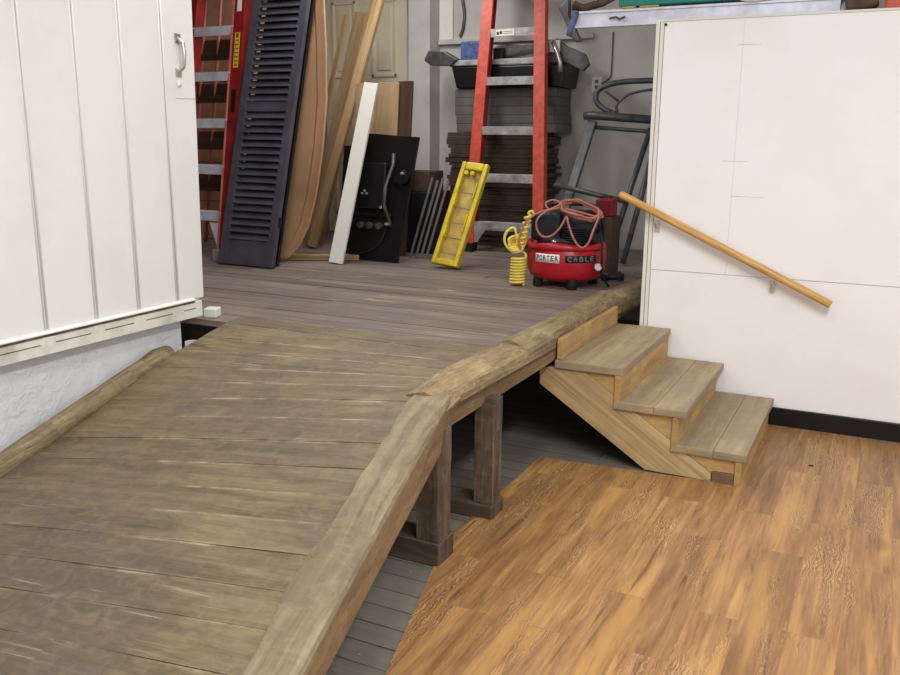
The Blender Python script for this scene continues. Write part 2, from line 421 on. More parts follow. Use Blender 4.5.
# left: plaster wall, sliding door, store room walls
m = MB(); m.bx(-3.30, -3.150, -1.5, 3.27, -.006, 3.3); struct('wall_left', m, 'plaster')
m = MB(); m.bx(-6.3, -3.301, 3.15, 3.27, -.006, 3.3); struct('wall_left_return', m, 'storewall')
m = MB(); m.bx(-6.3, -6.18, 3.15, 7.5, -.006, 3.3); struct('wall_left_rear', m, 'storewall')
m = MB(); m.bx(-6.3, 2.7, 7.4, 7.55, -.006, 3.3); bw = struct('wall_back', m, 'backwall')
# back door and its trim
m = MB(); m.bx(-5.02, -4.10, 7.355, 7.40, ZL, 2.9); d2 = struct('door_2', m, 'cream')
for (x0, x1) in ((-4.93, -4.66), (-4.49, -4.22)):
    for (z0, z1) in ((.80, 1.32), (2.09, 2.78)):
        m = MB()
        for (a, b, c, d) in ((x0, x1, z0, z0+.03), (x0, x1, z1-.03, z1), (x0, x0+.03, z0, z1), (x1-.03, x1, z0, z1)):
            m.bx(a, b, 7.340, 7.356, c, d)
        m.bx(x0+.06, x1-.06, 7.345, 7.356, z0+.06, z1-.06)
        m.build('door_panel', 'cream', d2, .006)
m = MB()
for z in (2.72, 1.0): m.bx(-4.105, -4.085, 7.33, 7.36, z, z+.1)
m.build('hinge', 'dark_metal', d2, .003)
m = MB(); m.bx(-4.02, -3.80, 7.20, 7.40, ZL, 3.3); struct('trim_1', m, 'backwall', None, .008)
m = MB(); m.bx(-4.095, -4.03, 7.31, 7.40, ZL, 3.3); struct('trim_2', m, 'backwall', None, .004)
m = MB(); m.bx(-3.795, -3.66, 7.372, 7.40, 2.40, 3.3); struct('trim_3', m, 'white_board', None, .004)
m = MB(); m.bx(-3.795, -2.35, 7.35, 7.40, 2.355, 2.40); struct('trim_4', m, 'backwall', None, .006)

# sliding door of wide beaded boards
m = MB(); m.hexa([(-3.102, 1.0, .657), (-3.086, 1.0, .657), (-3.086, 3.338, .657), (-3.102, 3.338, .657), (-3.102, 1.0, 2.75), (-3.086, 1.0, 2.75), (-3.086, 3.404, 2.75), (-3.102, 3.404, 2.75)], Z3); d1 = struct('door_1', m, 'door')
YG = [1.0, 1.64, 1.90, 2.160, 2.424, 2.685, 2.930, 3.180, 3.40]
m = MB()
for a, b in zip(YG[:-2], YG[1:-1]):
    m.bx(-3.088, -3.070, a+.0012, b-.0012, .75, 2.75, Z3)
m.hexa([(-3.088, 3.183, .748), (-3.070, 3.183, .748), (-3.070, 3.362, .748), (-3.088, 3.362, .748),
        (-3.088, 3.183, 2.75), (-3.070, 3.183, 2.75), (-3.070, 3.408, 2.75), (-3.088, 3.408, 2.75)], Z3)
m.build('door_boards', 'door', d1, .003)
m = MB()
for a in YG[1:-1]:
    for q in (-.011, .006):
        m.tube([(-3.0712, a+q, .76), (-3.0712, a+q, 2.75)], .0045, 6)
m.build('bead_moulding', 'door', d1)
m = MB(); m.bx(-3.088, -3.068, 1.0, 3.345, .655, .735, Y3)
for a in YG[1:-1]:
    m.bx(-3.069, -3.0655, a-.028, a+.028, .656, .734, Z3)
m.build('bottom_rail', 'door_edge', d1, .003)
m = MB(); m.prism([(-3.088, 1.0, .742), (-3.056, 1.0, .742), (-3.056, 1.0, .749), (-3.072, 1.0, .757), (-3.088, 1.0, .758)], (0, 2.29, 0), Y3)
m.build('ledge_moulding', 'door', d1, .002)
m = MB(); m.bx(-3.075, -3.0645, 1.0, 3.29, .730, .742, Y3); m.build('gap', 'dirt', d1)  # brown strip painting in the shadow line below the ledge
m = MB()
for a, b in zip(YG[:-1], YG[1:]): m.bx(-3.069, -3.0674, a+.035, min(b-.04, 3.30), .698, .7025)
m.build('groove', 'dirt', d1)
hd = MB(); hd.tube([(-3.07, 3.285, 1.990), (-3.038, 3.283, 1.968), (-3.030, 3.281, 1.915), (-3.038, 3.279, 1.860), (-3.07, 3.277, 1.838)], .010, 10)
hd.bx(-3.071, -3.066, 3.264, 3.302, 1.968, 2.012); hd.bx(-3.071, -3.066, 3.258, 3.296, 1.815, 1.857)
hd.build('door_handle', 'steel', d1, .001)
m = MB(); m.lathe([(.0, 0), (.017, 0), (.017, .004), (.0, .006)], (0, 0, 0), 14)
for v in m.bm.verts: v.co = V((-3.071+v.co.z, 3.275+v.co.x, 1.785+v.co.y))
m.build('filled_hole', 'door_edge', d1)
m = MB(); m.bx(-3.0712, -3.069, 3.25, 3.384, 1.718, 1.721); m.build('crack', 'crack', d1)

# ------------------------------------------------------------------ platform
pf = thing('wooden_platform', 'raised weathered board platform at the back carrying the ladders and stored boards', 'platform', (-3.2, 5.5, 0))
m = MB(); y = 3.555; i = 0
while y < 7.38:
    wd = random.uniform(.092, .125); y1 = min(y+wd, 7.39)
    xr = -1.475
    cuts = [-6.17] + ([random.uniform(-4.2, -2.4)] if i % 3 else []) + [xr]
    for a, b in zip(cuts[:-1], cuts[1:]):
        dz = random.uniform(-.003, .003)
        m.bx(a+.002, b-.002, y+.003, y1-.003, ZL-.035, ZL+dz, X3)
    y = y1; i += 1
m.bx(-4.2, -2.975, 3.405, 3.552, ZL-.035, ZL, X3)
m.build('deck', 'deck', pf, .004)
m = MB(); m.bx(-6.17, -1.47, 3.50, 3.553, .44, .583, X3)
for k in range(6): m.bx(-5.0+k*.68, -4.95+k*.68, 3.553, 7.39, .45, .584, Y3)
m.build('joist', 'block', pf)
# worn timber edge: rounded, in two lengths
def edge_timber(name, y0, y1, xi, xo, ztop, zlow, seed, x_shift=lambda y: 0, bend=lambda y: 0):
    m = MB(); n = int((y1-y0)/.045)+1; rings = []
    for j in range(n+1):
        y = y0+(y1-y0)*j/n; ring = []
        prof = [(xi, zlow), (xi, ztop-.012), (xi+.02, ztop), (xi+(xo-xi)*.45, ztop+.004), (xi+(xo-xi)*.75, ztop-.008),
                (xo-.006, ztop-.028), (xo, ztop-.05), (xo-.004, zlow+.01), (xo-.012, zlow)]
        for q, (a, b) in enumerate(prof):
            e = nz((a*3+seed, y*1.0, b*5), 9, .011) if q not in (0, 8) else 0
            e2 = nz((a*7, y*.6+seed, 3), 6, .010) if 2 <= q <= 6 else 0
            ring.append((a+e+x_shift(y), y+nz((a, b, seed), 20, .008 if j in (0, n) else 0), b+e2+bend(y)))
        rings.append(ring)
    m.loft(rings, Y3, True, False)
    return m.build(name, 'log', pf)
dip = lambda y: -.025*max(0, (2.95-y)/.3)
edge_timber('edge_timber', 2.735, 3.56, -1.535, -1.372, .640, .565, 2.1, lambda y: -.012*math.sin((y-2.7)*3.6), dip)
edge_timber('edge_timber', 3.565, 5.06, -1.52, -1.385, .652, .560, 8.4)
edge_timber('edge_timber', 5.07, 5.75, -1.52, -1.37, .640, .520, 5.7, lambda y: (y-5.07)*.10)
m = MB(); m.bx(-1.435, -1.398, 2.78, 3.27, .482, .585, Y3); m.bx(-1.435, -1.398, 3.274, 5.7, .478, .575, Y3)
m.build('fascia_board', 'fascia', pf, .004)
m = MB(); m.hexa([(-1.40, 2.86, .572), (-1.372, 2.86, .572), (-1.376, 3.93, .555), (-1.40, 3.93, .555),
                  (-1.40, 2.86, .602), (-1.374, 2.86, .600), (-1.378, 3.93, .582), (-1.40, 3.93, .585)], Y3)
m.build('edge_slat', 'log', pf, .004)
def post(x0, x1, y0, y1, ztop, bx0, bx1, by0, by1, hb):
    m = MB(); m.bx(x0, x1, y0, y1, hb-.006, ztop, Z3); p = m.build('support_post', 'post', pf, .004)
    m = MB(); m.bx(x0+.001, x1+.0015, y0+.03, y1+.001, ztop-.12, ztop+.02, Z3); m.build('post_cap', 'post', p, .003)
    m = MB(); m.bx(bx0, bx1, by0, by1, -.006, hb-.006, X3); m.build('base_block', 'block', p, .005)
post(-1.452, -1.356, 2.645, 2.745, .50, -1.565, -1.352, 2.635, 2.765, .092)
post(-1.432, -1.346, 3.110, 3.200, .49, -1.535, -1.342, 3.095, 3.225, .062)

# ------------------------------------------------------------------ ramp
rp = thing('wooden_ramp', 'long worn board ramp sloping down from the platform toward the front', 'ramp', (-2.1, 1.8, 0))
def ip(tab, y):
    if y >= tab[0][0]: return tab[0][1]
    for (a, va), (b, vb) in zip(tab[:-1], tab[1:]):
        if y >= b: return va+(vb-va)*(a-y)/(a-b)
    return tab[-1][1]
LZ = [(3.56, .622), (3.36, .617), (3.2, .567), (3.035, .500), (2.4, .297), (2.09, .222), (1.5, .084), (1.2, .032), (.6, .030)]
LX = [(3.56, -2.99), (3.36, -2.958), (3.2, -2.985), (3.05, -3.045), (.6, -3.045)]
EX = [(3.56, -1.405), (2.85, -1.395), (2.72, -1.363), (.6, -.934)]
EZ = [(3.56, .620), (2.90, .622), (2.72, .612), (1.448, .333), (.6, .137)]
m = MB(); y = 3.55
while y > .75:
    wd = random.uniform(.128, .156); y0 = y-wd; NS = 14
    dz = random.uniform(-.0025, .0025); off, rr = m.ro()
    g = .0009
    rows = []; ed = m.bm.verts.layers.float.get('edge') or m.bm.verts.layers.float.new('edge')
    for yy in (y-g, y-g-.011, y0+g+.006, y0+g):
        xl, xr = ip(LX, yy), ip(EX, yy)-.105+random.uniform(-.012, .004)
        zl, zr = ip(LZ, yy), ip(EZ, yy)
        row = []
        for k in range(NS+1):
            t = k/NS; x = xl+(xr-xl)*t
            sag = .010*math.sin(math.pi*t) if yy < 3.2 else 0
            row.append(V((x, yy+nz((x*1.2, y*9, 1), 1, .004), zl+(zr-zl)*t+sag+dz+nz((x*3, y*5, 4), 1, .004))))
        rows.append(row)
    T = [[m.bm.verts.new(p) for p in row] for row in rows]
    BA = [m.bm.verts.new(p-V((0, 0, .03))) for p in rows[0]]; BB = [m.bm.verts.new(p-V((0, 0, .03))) for p in rows[3]]
    for k in range(NS+1):
        T[0][k][ed] = 1.; T[3][k][ed] = .6
    for k in range(NS):
        for a, b in zip(T[:-1], T[1:]): m.face([b[k], b[k+1], a[k+1], a[k]], X3, off, rr)
        m.face([BA[k], BA[k+1], BB[k+1], BB[k]], X3, off, rr)
        m.face([T[0][k], T[0][k+1], BA[k+1], BA[k]], X3, off, rr)
        m.face([BB[k], BB[k+1], T[3][k+1], T[3][k]], X3, off, rr)
    m.face([T[0][0], BA[0], BB[0], T[3][0], T[2][0], T[1][0]], X3, off, rr); m.face([T[0][-1], T[1][-1], T[2][-1], T[3][-1], BB[-1], BA[-1]], X3, off, rr)
    y = y0
YEND = y
m.build('deck', 'ramp', rp)
# wide side board with a rounded worn outer edge
D = V((.198, -.980, 0)); Nn = V((.980, .198, 0))
m = MB(); rings = []; n = 60
for j in range(n+1):
    yy = 2.80+(YEND+.02-2.80)*j/n
    ex, ez = ip(EX, yy), ip(EZ, yy)
    wv = .026*noise.noise(V((yy*3.1, 3, 0)))+.010*noise.noise(V((yy*11, 8, 0)))
    dr = nz((yy, 2, 7), 5, .006)
    prof = [(-.142+wv, -.030), (-.142+wv, .001), (-.06, .007+dr*.4), (-.022, .005+dr), (-.006, -.004+dr), (0, -.018), (-.002, -.036)]
    rings.append([(ex+Nn.x*a, yy+Nn.y*a, ez+b) for a, b in prof])
m.loft(rings, D, True, False)
m.build('side_board', 'side', rp)
m = MB(); rings = []
for j in range(n+1):
    yy = 2.80+(YEND+.02-2.80)*j/n
    ex, ez = ip(EX, yy), ip(EZ, yy)
    hgt = .130-.05*j/n
    prof = [(-.045, -.034), (-.005, -.034), (-.004+nz((yy, 1, 1), 8, .003), -.034-hgt*.5), (-.004, -.034-hgt), (-.045, -.034-hgt)]
    rings.append([(ex+Nn.x*a, yy+Nn.y*a, max(ez+b, -.004)) for a, b in prof])
m.loft(rings, D, True, False)
m.build('side_fascia', 'fascia', rp)
m = MB(); pts = []; rad = []
for j in range(25):
    yy = 3.10-(3.10-1.02)*j/24
    z = ip([(3.1, .505), (3.05, .505), (2.286, .283), (2.134, .243), (1.5, .09), (1.0, .045)], yy)+.004
    pts.append((-3.072+nz((yy, 5, 1), 4, .008), yy, z)); rad.append(.052*(.97+.16*noise.noise(V((yy*5, 9, 2)))) * (.8 if j == 0 else 1))
m.tube(pts, rad, 10); m.build('curb_log', 'log', rp, label='round rough log along the left edge')
# odds in the gap at the top of the ramp
m = MB(); m.box((-3.12, 3.475, ZL+.025), (.07, .075, .048), (V((.94, .34, 0)), V((-.34, .94, 0)), Z3)); o = m.build('wood_block', 'white_board', None, .006)
recentre(o, (-3.12, 3.475, ZL)); tag(o, 'small whitish wood block on the platform at the foot of the white door corner', 'block')
m = MB(); m.cyl((-3.12, 3.315, -.006), (-3.12, 3.315, .52), .038, 18); o = m.build('waste_pipe', 'pvc', None); recentre(o, (-3.12, 3.315, 0))
tag(o, 'short pale pipe in the dark gap below the door corner', 'pipe')

# ------------------------------------------------------------------ stairs
st = thing('wooden_stairs', 'three-step yellowish wooden stairs against the white wall up to the platform', 'stairs', (-.9, 4.4, 0))
YA, YB = 3.938, 4.945
for (x0, x1, z, two) in ((-1.385, -1.046, .488, 0), (-1.062, -.738, .322, 1), (-.775, -.458, .155, 1)):
    m = MB()
    if two:
        mid = (x0+x1)/2+.01
        m.bx(x0, mid-.0004, YA, YB, z-.038, z, Y3); m.bx(mid+.0004, x1, YA, YB, z-.038, z-.001, Y3)
    else: m.bx(x0, x1, YA, YB, z-.038, z, Y3)
    m.build('tread', 'tread', st, .003)
for (x, z0, z1, yi) in ((-1.385, .489, .592, .03), (-1.082, .284, .449, .002), (-.800, .117, .283, .002), (-.505, 0, .116, .002)):
    m = MB(); m.bx(x, x+.028, YA+yi, YB-.01, z0, z1, Y3); m.build('riser', 'riser', st, .002)
PS = [(-1.464, .358), (-1.467, .445), (-1.40, .449), (-1.239, .449), (-1.083, .347), (-1.083, .283), (-.985, .283), (-.802, .163), (-.802, .116),
      (-.729, .116), (-.61, .038), (-.61, 0), (-.916, 0)]
for yq in (YA+.012, 4.45, 4.89):
    m = MB(); m.prism([(x, yq, z) for x, z in PS], (0, .038, 0), V((.837, 0, -.547))); m.build('stringer', 'stringer', st, .002)
for tri in (((-1.235, .449), (-1.084, .449), (-1.084, .350)), ((-.981, .283), (-.803, .283), (-.803, .166)), ((-.725, .116), (-.507, .116), (-.507, .052), (-.608, .052), (-.608, .039))):
    m = MB(); m.prism([(x, YA+.014, z) for x, z in tri], (0, .034, 0), X3); m.build('gusset', 'riser', st, .001)
m = MB(); m.bx(-.606, -.507, YA+.008, YA+.05, 0, .050, X3); m.build('end_block', 'fascia', st, .002)

# ------------------------------------------------------------------ handrail
hr = thing('handrail', 'slanting round pine handrail fixed to the white wall above the stairs', 'handrail', (-.8, 4.96, .95))
m = MB(); m.tube([(-1.368, 4.895, 1.243), (-1.362, 4.895, 1.239), (-.226, 4.895, .712), (-.220, 4.895, .709)], [.017, .0215, .0215, .019], 18)
m.build('rail', 'rail', hr)
for (x, z) in ((-1.16, 1.118), (-.52, .824)):
    m = MB(); m.bx(x-.012, x+.012, 4.952, 4.963, z-.085, z-.02); m.tube([(x, 4.955, z-.06), (x, 4.915, z-.055), (x, 4.896, z-.022)], .007, 8)
    m.build('rail_bracket', 'steel', hr, .002)

# ------------------------------------------------------------------ compressor and its hoses
cx, cy = -1.825, 5.35
cp = thing('air_compressor', 'red and black pancake air compressor at the right edge of the platform', 'compressor', (cx, cy, ZL))
m = MB(); m.lathe([(.02, .048), (.19, .050), (.232, .072), (.250, .115), (.252, .20), (.246, .255), (.225, .272), (.02, .275)], (cx, cy, ZL), 40)
m.build('tank', 'red', cp)
m = MB(); rings = []
for j in range(41):
    a = math.pi+math.pi*j/40; q = V((math.cos(a), math.sin(a), 0)); h = .268+.020*abs(math.cos(a*2.0))
    c = V((cx, cy, ZL)); rings.append([c+q*.254+Z3*.25, c+q*.262+Z3*.255, c+q*.256+Z3*h, c+q*.235+Z3*(h+.008), c+q*.22+Z3*.25])
m.loft(rings, X3, True, True); m.build('shroud_rim', 'red', cp)
m = MB(); m.lathe([(.19, .27), (.195, .30), (.17, .32), (.05, .325)], (cx, cy, ZL), 30); m.build('motor_deck', 'black_plastic', cp)
m = MB(); m.bx(cx-.20, cx+.0, cy-.15, cy+.09, ZL+.29, ZL+.475); m.build('pump_cover', 'black_plastic', cp, .03, 4)
m = MB(); m.cyl((cx+.01, cy-.04, ZL+.39), (cx+.20, cy-.04, ZL+.39), .10, 24); m.build('motor', 'black_plastic', cp)
m = MB()
for k in range(6): m.lathe([(.05, 0), (.09, 0), (.09, .006), (.05, .006)], (cx+.09, cy-.10, ZL+.31+k*.014), 20)
m.build('cooling_fin', 'black_plastic', cp)
for sx in (-1, 1):
    m = MB(); m.tube([(cx+sx*.20, cy+.10, ZL+.27), (cx+sx*.20, cy+.10, ZL+.46), (cx+sx*.17, cy+.09, ZL+.50), (cx+sx*.08, cy+.08, ZL+.515), (cx, cy+.08, ZL+.515)], .013, 10)
    m.build('handle', 'black_plastic', cp)
for a in (225, 300, 45, 135):
    q = V((math.cos(math.radians(a)), math.sin(math.radians(a)), 0))*.195
    m = MB(); m.lathe([(.028, 0), (.033, .01), (.033, .05), (.026, .07), (.02, .085)], (cx+q.x, cy+q.y, ZL+.0005), 14); m.build('rubber_foot', 'black_rubber', cp)
m = MB(); m.cyl((cx+.235, cy-.12, ZL+.15), (cx+.262, cy-.165, ZL+.155), .022); m.build('drain_valve', 'steel', cp)
m = MB(); m.lathe([(.0, .0), (.022, .0), (.022, .02), (.0, .022)], (cx-.02, cy-.175, ZL+.285), 16); m.build('pressure_gauge', 'steel', cp)
def on_tank(a_deg, z, r=.2545):
    a = math.radians(a_deg); return V((cx+math.cos(a)*r, cy+math.sin(a)*r, ZL+z)), V((-math.sin(a), math.cos(a), 0))
def curved_patch(a0, a1, z0, z1, name, mat, r=.2535):
    m = MB(); rings = []
    for j in range(9):
        a = a0+(a1-a0)*j/8
        p, t = on_tank(a, 0, r); q, _ = on_tank(a, 0, r+.0025)
        rings.append([p+Z3*z0, q+Z3*z0, q+Z3*z1, p+Z3*z1])
    return m.loft(rings, X3).build(name, mat, cp)
lab = curved_patch(240, 279, .172, .226, 'name_plate', 'white_label')
lab2 = curved_patch(287, 334, .178, .220, 'name_plate', 'black_text')
for k, ch in enumerate('PORTER'):
    p, t = on_tank(244.5+k*6.0, .1985, .2565); text_mesh('lettering', ch, 'black_text', lab, p, t, Z3, .046, .0006, .021)
for k, ch in enumerate('CABLE'):
    p, t = on_tank(293+k*8.2, .1985, .2565); text_mesh('lettering', ch, 'grey_text', lab2, p, t, Z3, .044, .0006, .026)
m = MB(); m.tube([(cx+.19, cy+.02, ZL+.33), (cx+.23, cy-.08, ZL+.40), (cx+.27, cy-.14, ZL+.33), (cx+.285, cy-.17, ZL+.2), (cx+.27, cy-.12, ZL+.1), (cx+.30, cy-.05, ZL+.02)], .008, 8)
m.build('power_cord', 'black_rubber', cp)

def spline(pts, per=8):
    pts = [V(p) for p in pts]; out = []
    P = [pts[0]*2-pts[1]]+pts+[pts[-1]*2-pts[-2]]
    for i in range(1, len(P)-2):
        for k in range(per):
            t = k/per; a, b, c, d = P[i-1], P[i], P[i+1], P[i+2]
            out.append(.5*((2*b)+(c-a)*t+(2*a-5*b+4*c-d)*t*t+(3*b-a-3*c+d)*t**3))
    out.append(pts[-1]); return out
pts = [(-2.045, 5.10, .86), (-2.055, 5.10, .93), (-2.02, 5.11, 1.03), (-1.95, 5.13, 1.09), (-1.87, 5.16, 1.12), (-1.82, 5.18, 1.15), (-1.87, 5.2, 1.17), (-1.92, 5.19, 1.15), (-1.88, 5.17, 1.11), (-1.80, 5.2, 1.12)]
for j in range(6*14+1):
    a = 2*math.pi*j/14; k = j/84
    pts.append((-1.70+(.115+.022*math.sin(j*.9))*math.cos(a)+.010*math.sin(j*2.2), 5.22+.055*math.sin(a)-.02*k, 1.105+.038*math.sin(a)+.022*k-.035*math.cos(a)+.006*math.cos(j*1.7)))
pts += [(-1.58, 5.10, 1.0), (-1.60, 5.08, .93), (-1.64, 5.075, .90), (-1.69, 5.075, .95), (-1.73, 5.08, 1.04), (-1.75, 5.10, 1.08), (-1.78, 5.09, 1.02), (-1.83, 5.08, .965), (-1.89, 5.075, .955), (-1.93, 5.075, 1.0), (-1.93, 5.08, 1.06), (-1.88, 5.12, 1.11), (-1.8, 5.2, 1.13)]
m = MB(); m.tube(spline(pts, 4), .0068, 7); o = m.build('extension_lead', 'pink_cord'); recentre(o, (-1.74, 5.24, 1.12))
tag(o, 'faded orange cord coiled on top of the red compressor', 'cord')
pts = []
for j in range(9*12+1):
    a = 2*math.pi*j/12; k = j/108
    pts.append((-2.090+.046*math.cos(a)+.01*k, 5.165+.038*math.sin(a), ZL+.012+.17*k))
pts += [(-2.05, 5.19, .83), (-2.10, 5.18, .84), (-2.15, 5.17, .85), (-2.185, 5.17, .90), (-2.17, 5.17, .96), (-2.12, 5.18, .985)]
for j in range(5*10+1):
    a = 2*math.pi*j/10
    pts.append((-2.115+(.035+.025*(j % 10 > 4))*math.cos(a+1.2), 5.185+.03*math.sin(a*1.1), .855+.03*math.sin(a+1.2)+.0012*j))
for j in range(6*8+1):
    a = 2*math.pi*j/8; k = j/48
    pts.append((-2.075+.055*k+.020*math.cos(a), 5.16+.018*math.sin(a), .87+.20*k))
pts += [(-2.02, 5.155, 1.085), (-2.0, 5.16, 1.10), (-1.985, 5.165, 1.08)]
m = MB(); m.tube(spline(pts, 3), .0085, 7); o = m.build('air_hose', 'yellow_hose'); recentre(o, (-2.08, 5.2, ZL))
tag(o, 'yellow coiled air hose hanging at the left side of the red compressor', 'hose')
# box with a red case behind the compressor
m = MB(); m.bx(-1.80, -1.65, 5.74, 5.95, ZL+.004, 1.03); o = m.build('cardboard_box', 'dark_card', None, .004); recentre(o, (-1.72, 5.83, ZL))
tag(o, 'brown box on the platform behind the red compressor under a dark red case', 'box')
rc = thing('tool_case', 'small dark red case on the brown box behind the compressor', 'case', (-1.72, 5.82, 1.03))
m = MB(); m.bx(-1.775, -1.655, 5.76, 5.88, 1.0305, 1.15); m.build('body', 'dark_red', rc, .012, 3)
m = MB(); m.tube([(-1.745, 5.82, 1.148), (-1.745, 5.82, 1.163), (-1.685, 5.82, 1.163), (-1.685, 5.82, 1.148)], .006, 8); m.build('handle', 'black_plastic', rc)

# ------------------------------------------------------------------ yellow tray
F, R = lean((-2.818, 5.60, ZL+.013), .50, -.10)
yt = thing('plastic_tray', 'yellow plastic tray standing on end in front of the orange ladder', 'tray', (-2.8, 5.64, ZL))
wd, hg = .215, .80
m = MB()
def prof_tray(u0, u1, v0, v1, w): return [F(u0, v0, w), F(u1, v0, w), F(u1, v1, w), F(u0, v1, w)]
m.box(F(0, hg/2, .006), (wd-.03, hg-.04, .006), R); m.build('tray_floor', 'yellow_in', yt)
m = MB()
for (u0, u1, v0, v1) in ((-wd/2, -wd/2+.035, 0, hg), (wd/2-.035, wd/2, 0, hg), (-wd/2+.035, wd/2-.035, 0, .045), (-wd/2+.035, wd/2-.035, hg-.06, hg)):
    m.box(F((u0+u1)/2, (v0+v1)/2, .028), (u1-u0, v1-v0, .05), R)
m.build('tray_rim', 'yellow', yt, .010, 3)
m = MB()
m.bm.free()
for k in range(6):
    m = MB(); m.box(F(0, .10+k*.118, .0105), (wd-.07, .005, .004), R); m.build('tray_rib', 'lumber', yt)
for (u, v, l) in ((-.068, .25, .09), (-.068, .5, .09), (.068, .33, .14), (.068, .58, .12)):
    m = MB(); m.box(F(u, v, .036), (.010, l, .05), R); m.build('tray_clip', 'yellow', yt, .003)
for u in (-.05, .0):
    m = MB(); m.cyl(F(u, hg-.085, .02), F(u, hg-.085, .055), .016); m.build('tray_boss', 'yellow', yt)

# ------------------------------------------------------------------ orange step ladder
ol = thing('step_ladder', 'tall scuffed orange step ladder before the stack of dark cardboard', 'ladder', (-2.8, 6.6, ZL))
k = .2; PY = lambda z: 6.55+k*(z-ZL); ZT = 3.15
ev = V((0, k, 1)).normalized(); en = X3.cross(ev)
xl = lambda z: -3.085+(-3.148+3.085)*0+(z-ZL)*-.010*0
LXo = lambda z: -3.105+(z-ZL)*-.012; RXo = lambda z: -2.478+(z-ZL)*-.098
def rail_channel(xf, w, mat, name, parent, dep, PYf, z0, z1, sgn, evv, enn):
    m = MB()
    a, b = V((xf(z0), PYf(z0), z0)), V((xf(z1), PYf(z1), z1)); d = (b-a).normalized(); ex = d.cross(enn).normalized()
    if ex.x < 0: ex = -ex
    c = (a+b)/2; L = (b-a).length
    m.box(c, (w, L, .008), (ex, d, enn)); m.box(c+ex*sgn*(w/2-.004)-enn*dep/2, (.008, L, dep), (ex, d, enn)); m.box(c+ex*-sgn*(w/2-.004)-enn*.012, (.008, L, .024), (ex, d, enn))
    return m.build(name, mat, parent, .002)
rail_channel(LXo, .095, 'orange_fg', 'side_rail', ol, .075, PY, ZL+.004, ZT, -1, ev, en)
rail_channel(RXo, .095, 'orange_fg', 'side_rail', ol, .075, PY, ZL+.004, ZT, 1, ev, en)
for i, z in enumerate((.862, 1.249, 1.630, 2.026, 2.409, 2.79)):
    a, b = LXo(z)+.045, RXo(z)-.045; m = MB()
    m.bx(a, b, PY(z)+.0, PY(z)+.115, z-.006, z+.002, X3); m.bx(a, b, PY(z)-.006, PY(z)+.004, z-.062, z+.002, X3); m.bx(a, b, PY(z)+.108, PY(z)+.115, z-.03, z, X3)
    for q in range(4): m.bx(a+.004, b-.004, PY(z)+.02+q*.024, PY(z)+.028+q*.024, z+.002, z+.004, X3)
    s_ = m.build('step', 'alu_dirty', ol, .0015)
    if i == 4:
        m = MB(); m.bx(-3.03, -2.87, PY(z)-.0085, PY(z)-.006, z-.055, z-.006); q = m.build('sticker', 'white_label', s_)
        m = MB()
        for (x, w_, zz, h) in ((-3.012, .02, -.034, .024), (-2.985, .02, -.03, .024)): m.bx(x-w_/2, x+w_/2, PY(z)-.0094, PY(z)-.0085, z+zz-h/2, z+zz+h/2)
        for zz in (-.022, -.036): m.bx(-2.965, -2.885, PY(z)-.0094, PY(z)-.0085, z+zz-.002, z+zz+.002)
        m.build('sticker_print', 'black_text', s_)
for sgn, xf in ((-1, LXo), (1, RXo)):
    m = MB(); pts = []
    x0 = xf(.84)-sgn*.05
    P = [(x0, .835), (x0, .70), (x0-sgn*.03, .70), (x0-sgn*.10, .80), (x0-sgn*.22, .825)]
    m.prism([(x, PY(.8)-.004, z) for x, z in P], (0, .004, 0), X3); m.build('gusset', 'alu_dirty', ol)
    m = MB(); m.bx(xf(ZL)-.055, xf(ZL)+.055, 6.535, 6.64, ZL+.001, ZL+.075); m.build('foot', 'black_rubber', ol, .004)
    m = MB(); m.tube([(xf(ZL)-sgn*.015, 6.66, ZL+.004), (xf(3.1)-sgn*.015, PY(3.1)+.11, 3.1)], .018, 8); m.build('rear_leg', 'red_fg', ol)

# ------------------------------------------------------------------ red ladder behind the door
rl = thing('step_ladder', 'red step ladder with aluminium steps, half hidden by the white door', 'ladder', (-4.8, 5.2, ZL))
PY2 = lambda z: 5.12+.2*(z-ZL)
RX2 = lambda z: -4.500+(z-ZL)*-.020; LX2 = lambda z: -5.06+(z-ZL)*.03
for xf, sg in ((RX2, 1), (LX2, -1)):
    z0, z1 = ZL+.07, 2.95
    a, b = V((xf(z0), PY2(z0), z0)), V((xf(z1), PY2(z1), z1)); d = (b-a).normalized(); L = (b-a).length; c = (a+b)/2
    ex = d.cross(en).normalized(); ex = ex if ex.x > 0 else -ex
    m = MB(); m.box(c+ex*.035, (.095, L, .010), (ex, d, en)); m.box(c+ex*.078-en*.05, (.008, L, .09), (ex, d, en)); r_ = m.build('side_rail', 'red_fg', rl, .002)
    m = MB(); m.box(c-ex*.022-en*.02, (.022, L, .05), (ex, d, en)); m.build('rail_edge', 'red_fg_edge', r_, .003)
    m = MB(); m.bx(xf(ZL)-.04, xf(ZL)+.05, 5.09, 5.21, ZL+.001, ZL+.09); m.build('foot', 'alu_dirty', rl, .004)
    if sg == 1:
        F2 = lambda zz, u, w: V((xf(zz), PY2(zz), zz))+ex*u+en*w
        m = MB(); m.box((F2(2.04, .035, .006)+F2(2.30, .035, .006))/2, (.046, .26, .002), (ex, d, en)); q = m.build('warning_sticker', 'yellow_label', r_)
        m = MB()
        for t in range(7): m.box(F2(2.06+t*.03, .035, .008), (.034, .007, .001), (ex, d, en))
        m.box(F2(2.275, .035, .008), (.024, .03, .001), (ex, d, en)); m.build('sticker_print', 'brown_bag', r_)
        m = MB(); m.box(F2(2.50, .035, .006), (.04, .10, .002), (ex, d, en)); m.build('white_sticker', 'white_label', r_)
        m = MB(); m.box(F2(1.80, .035, .006), (.04, .17, .002), (ex, d, en)); m.build('black_sticker', 'black_text', r_)
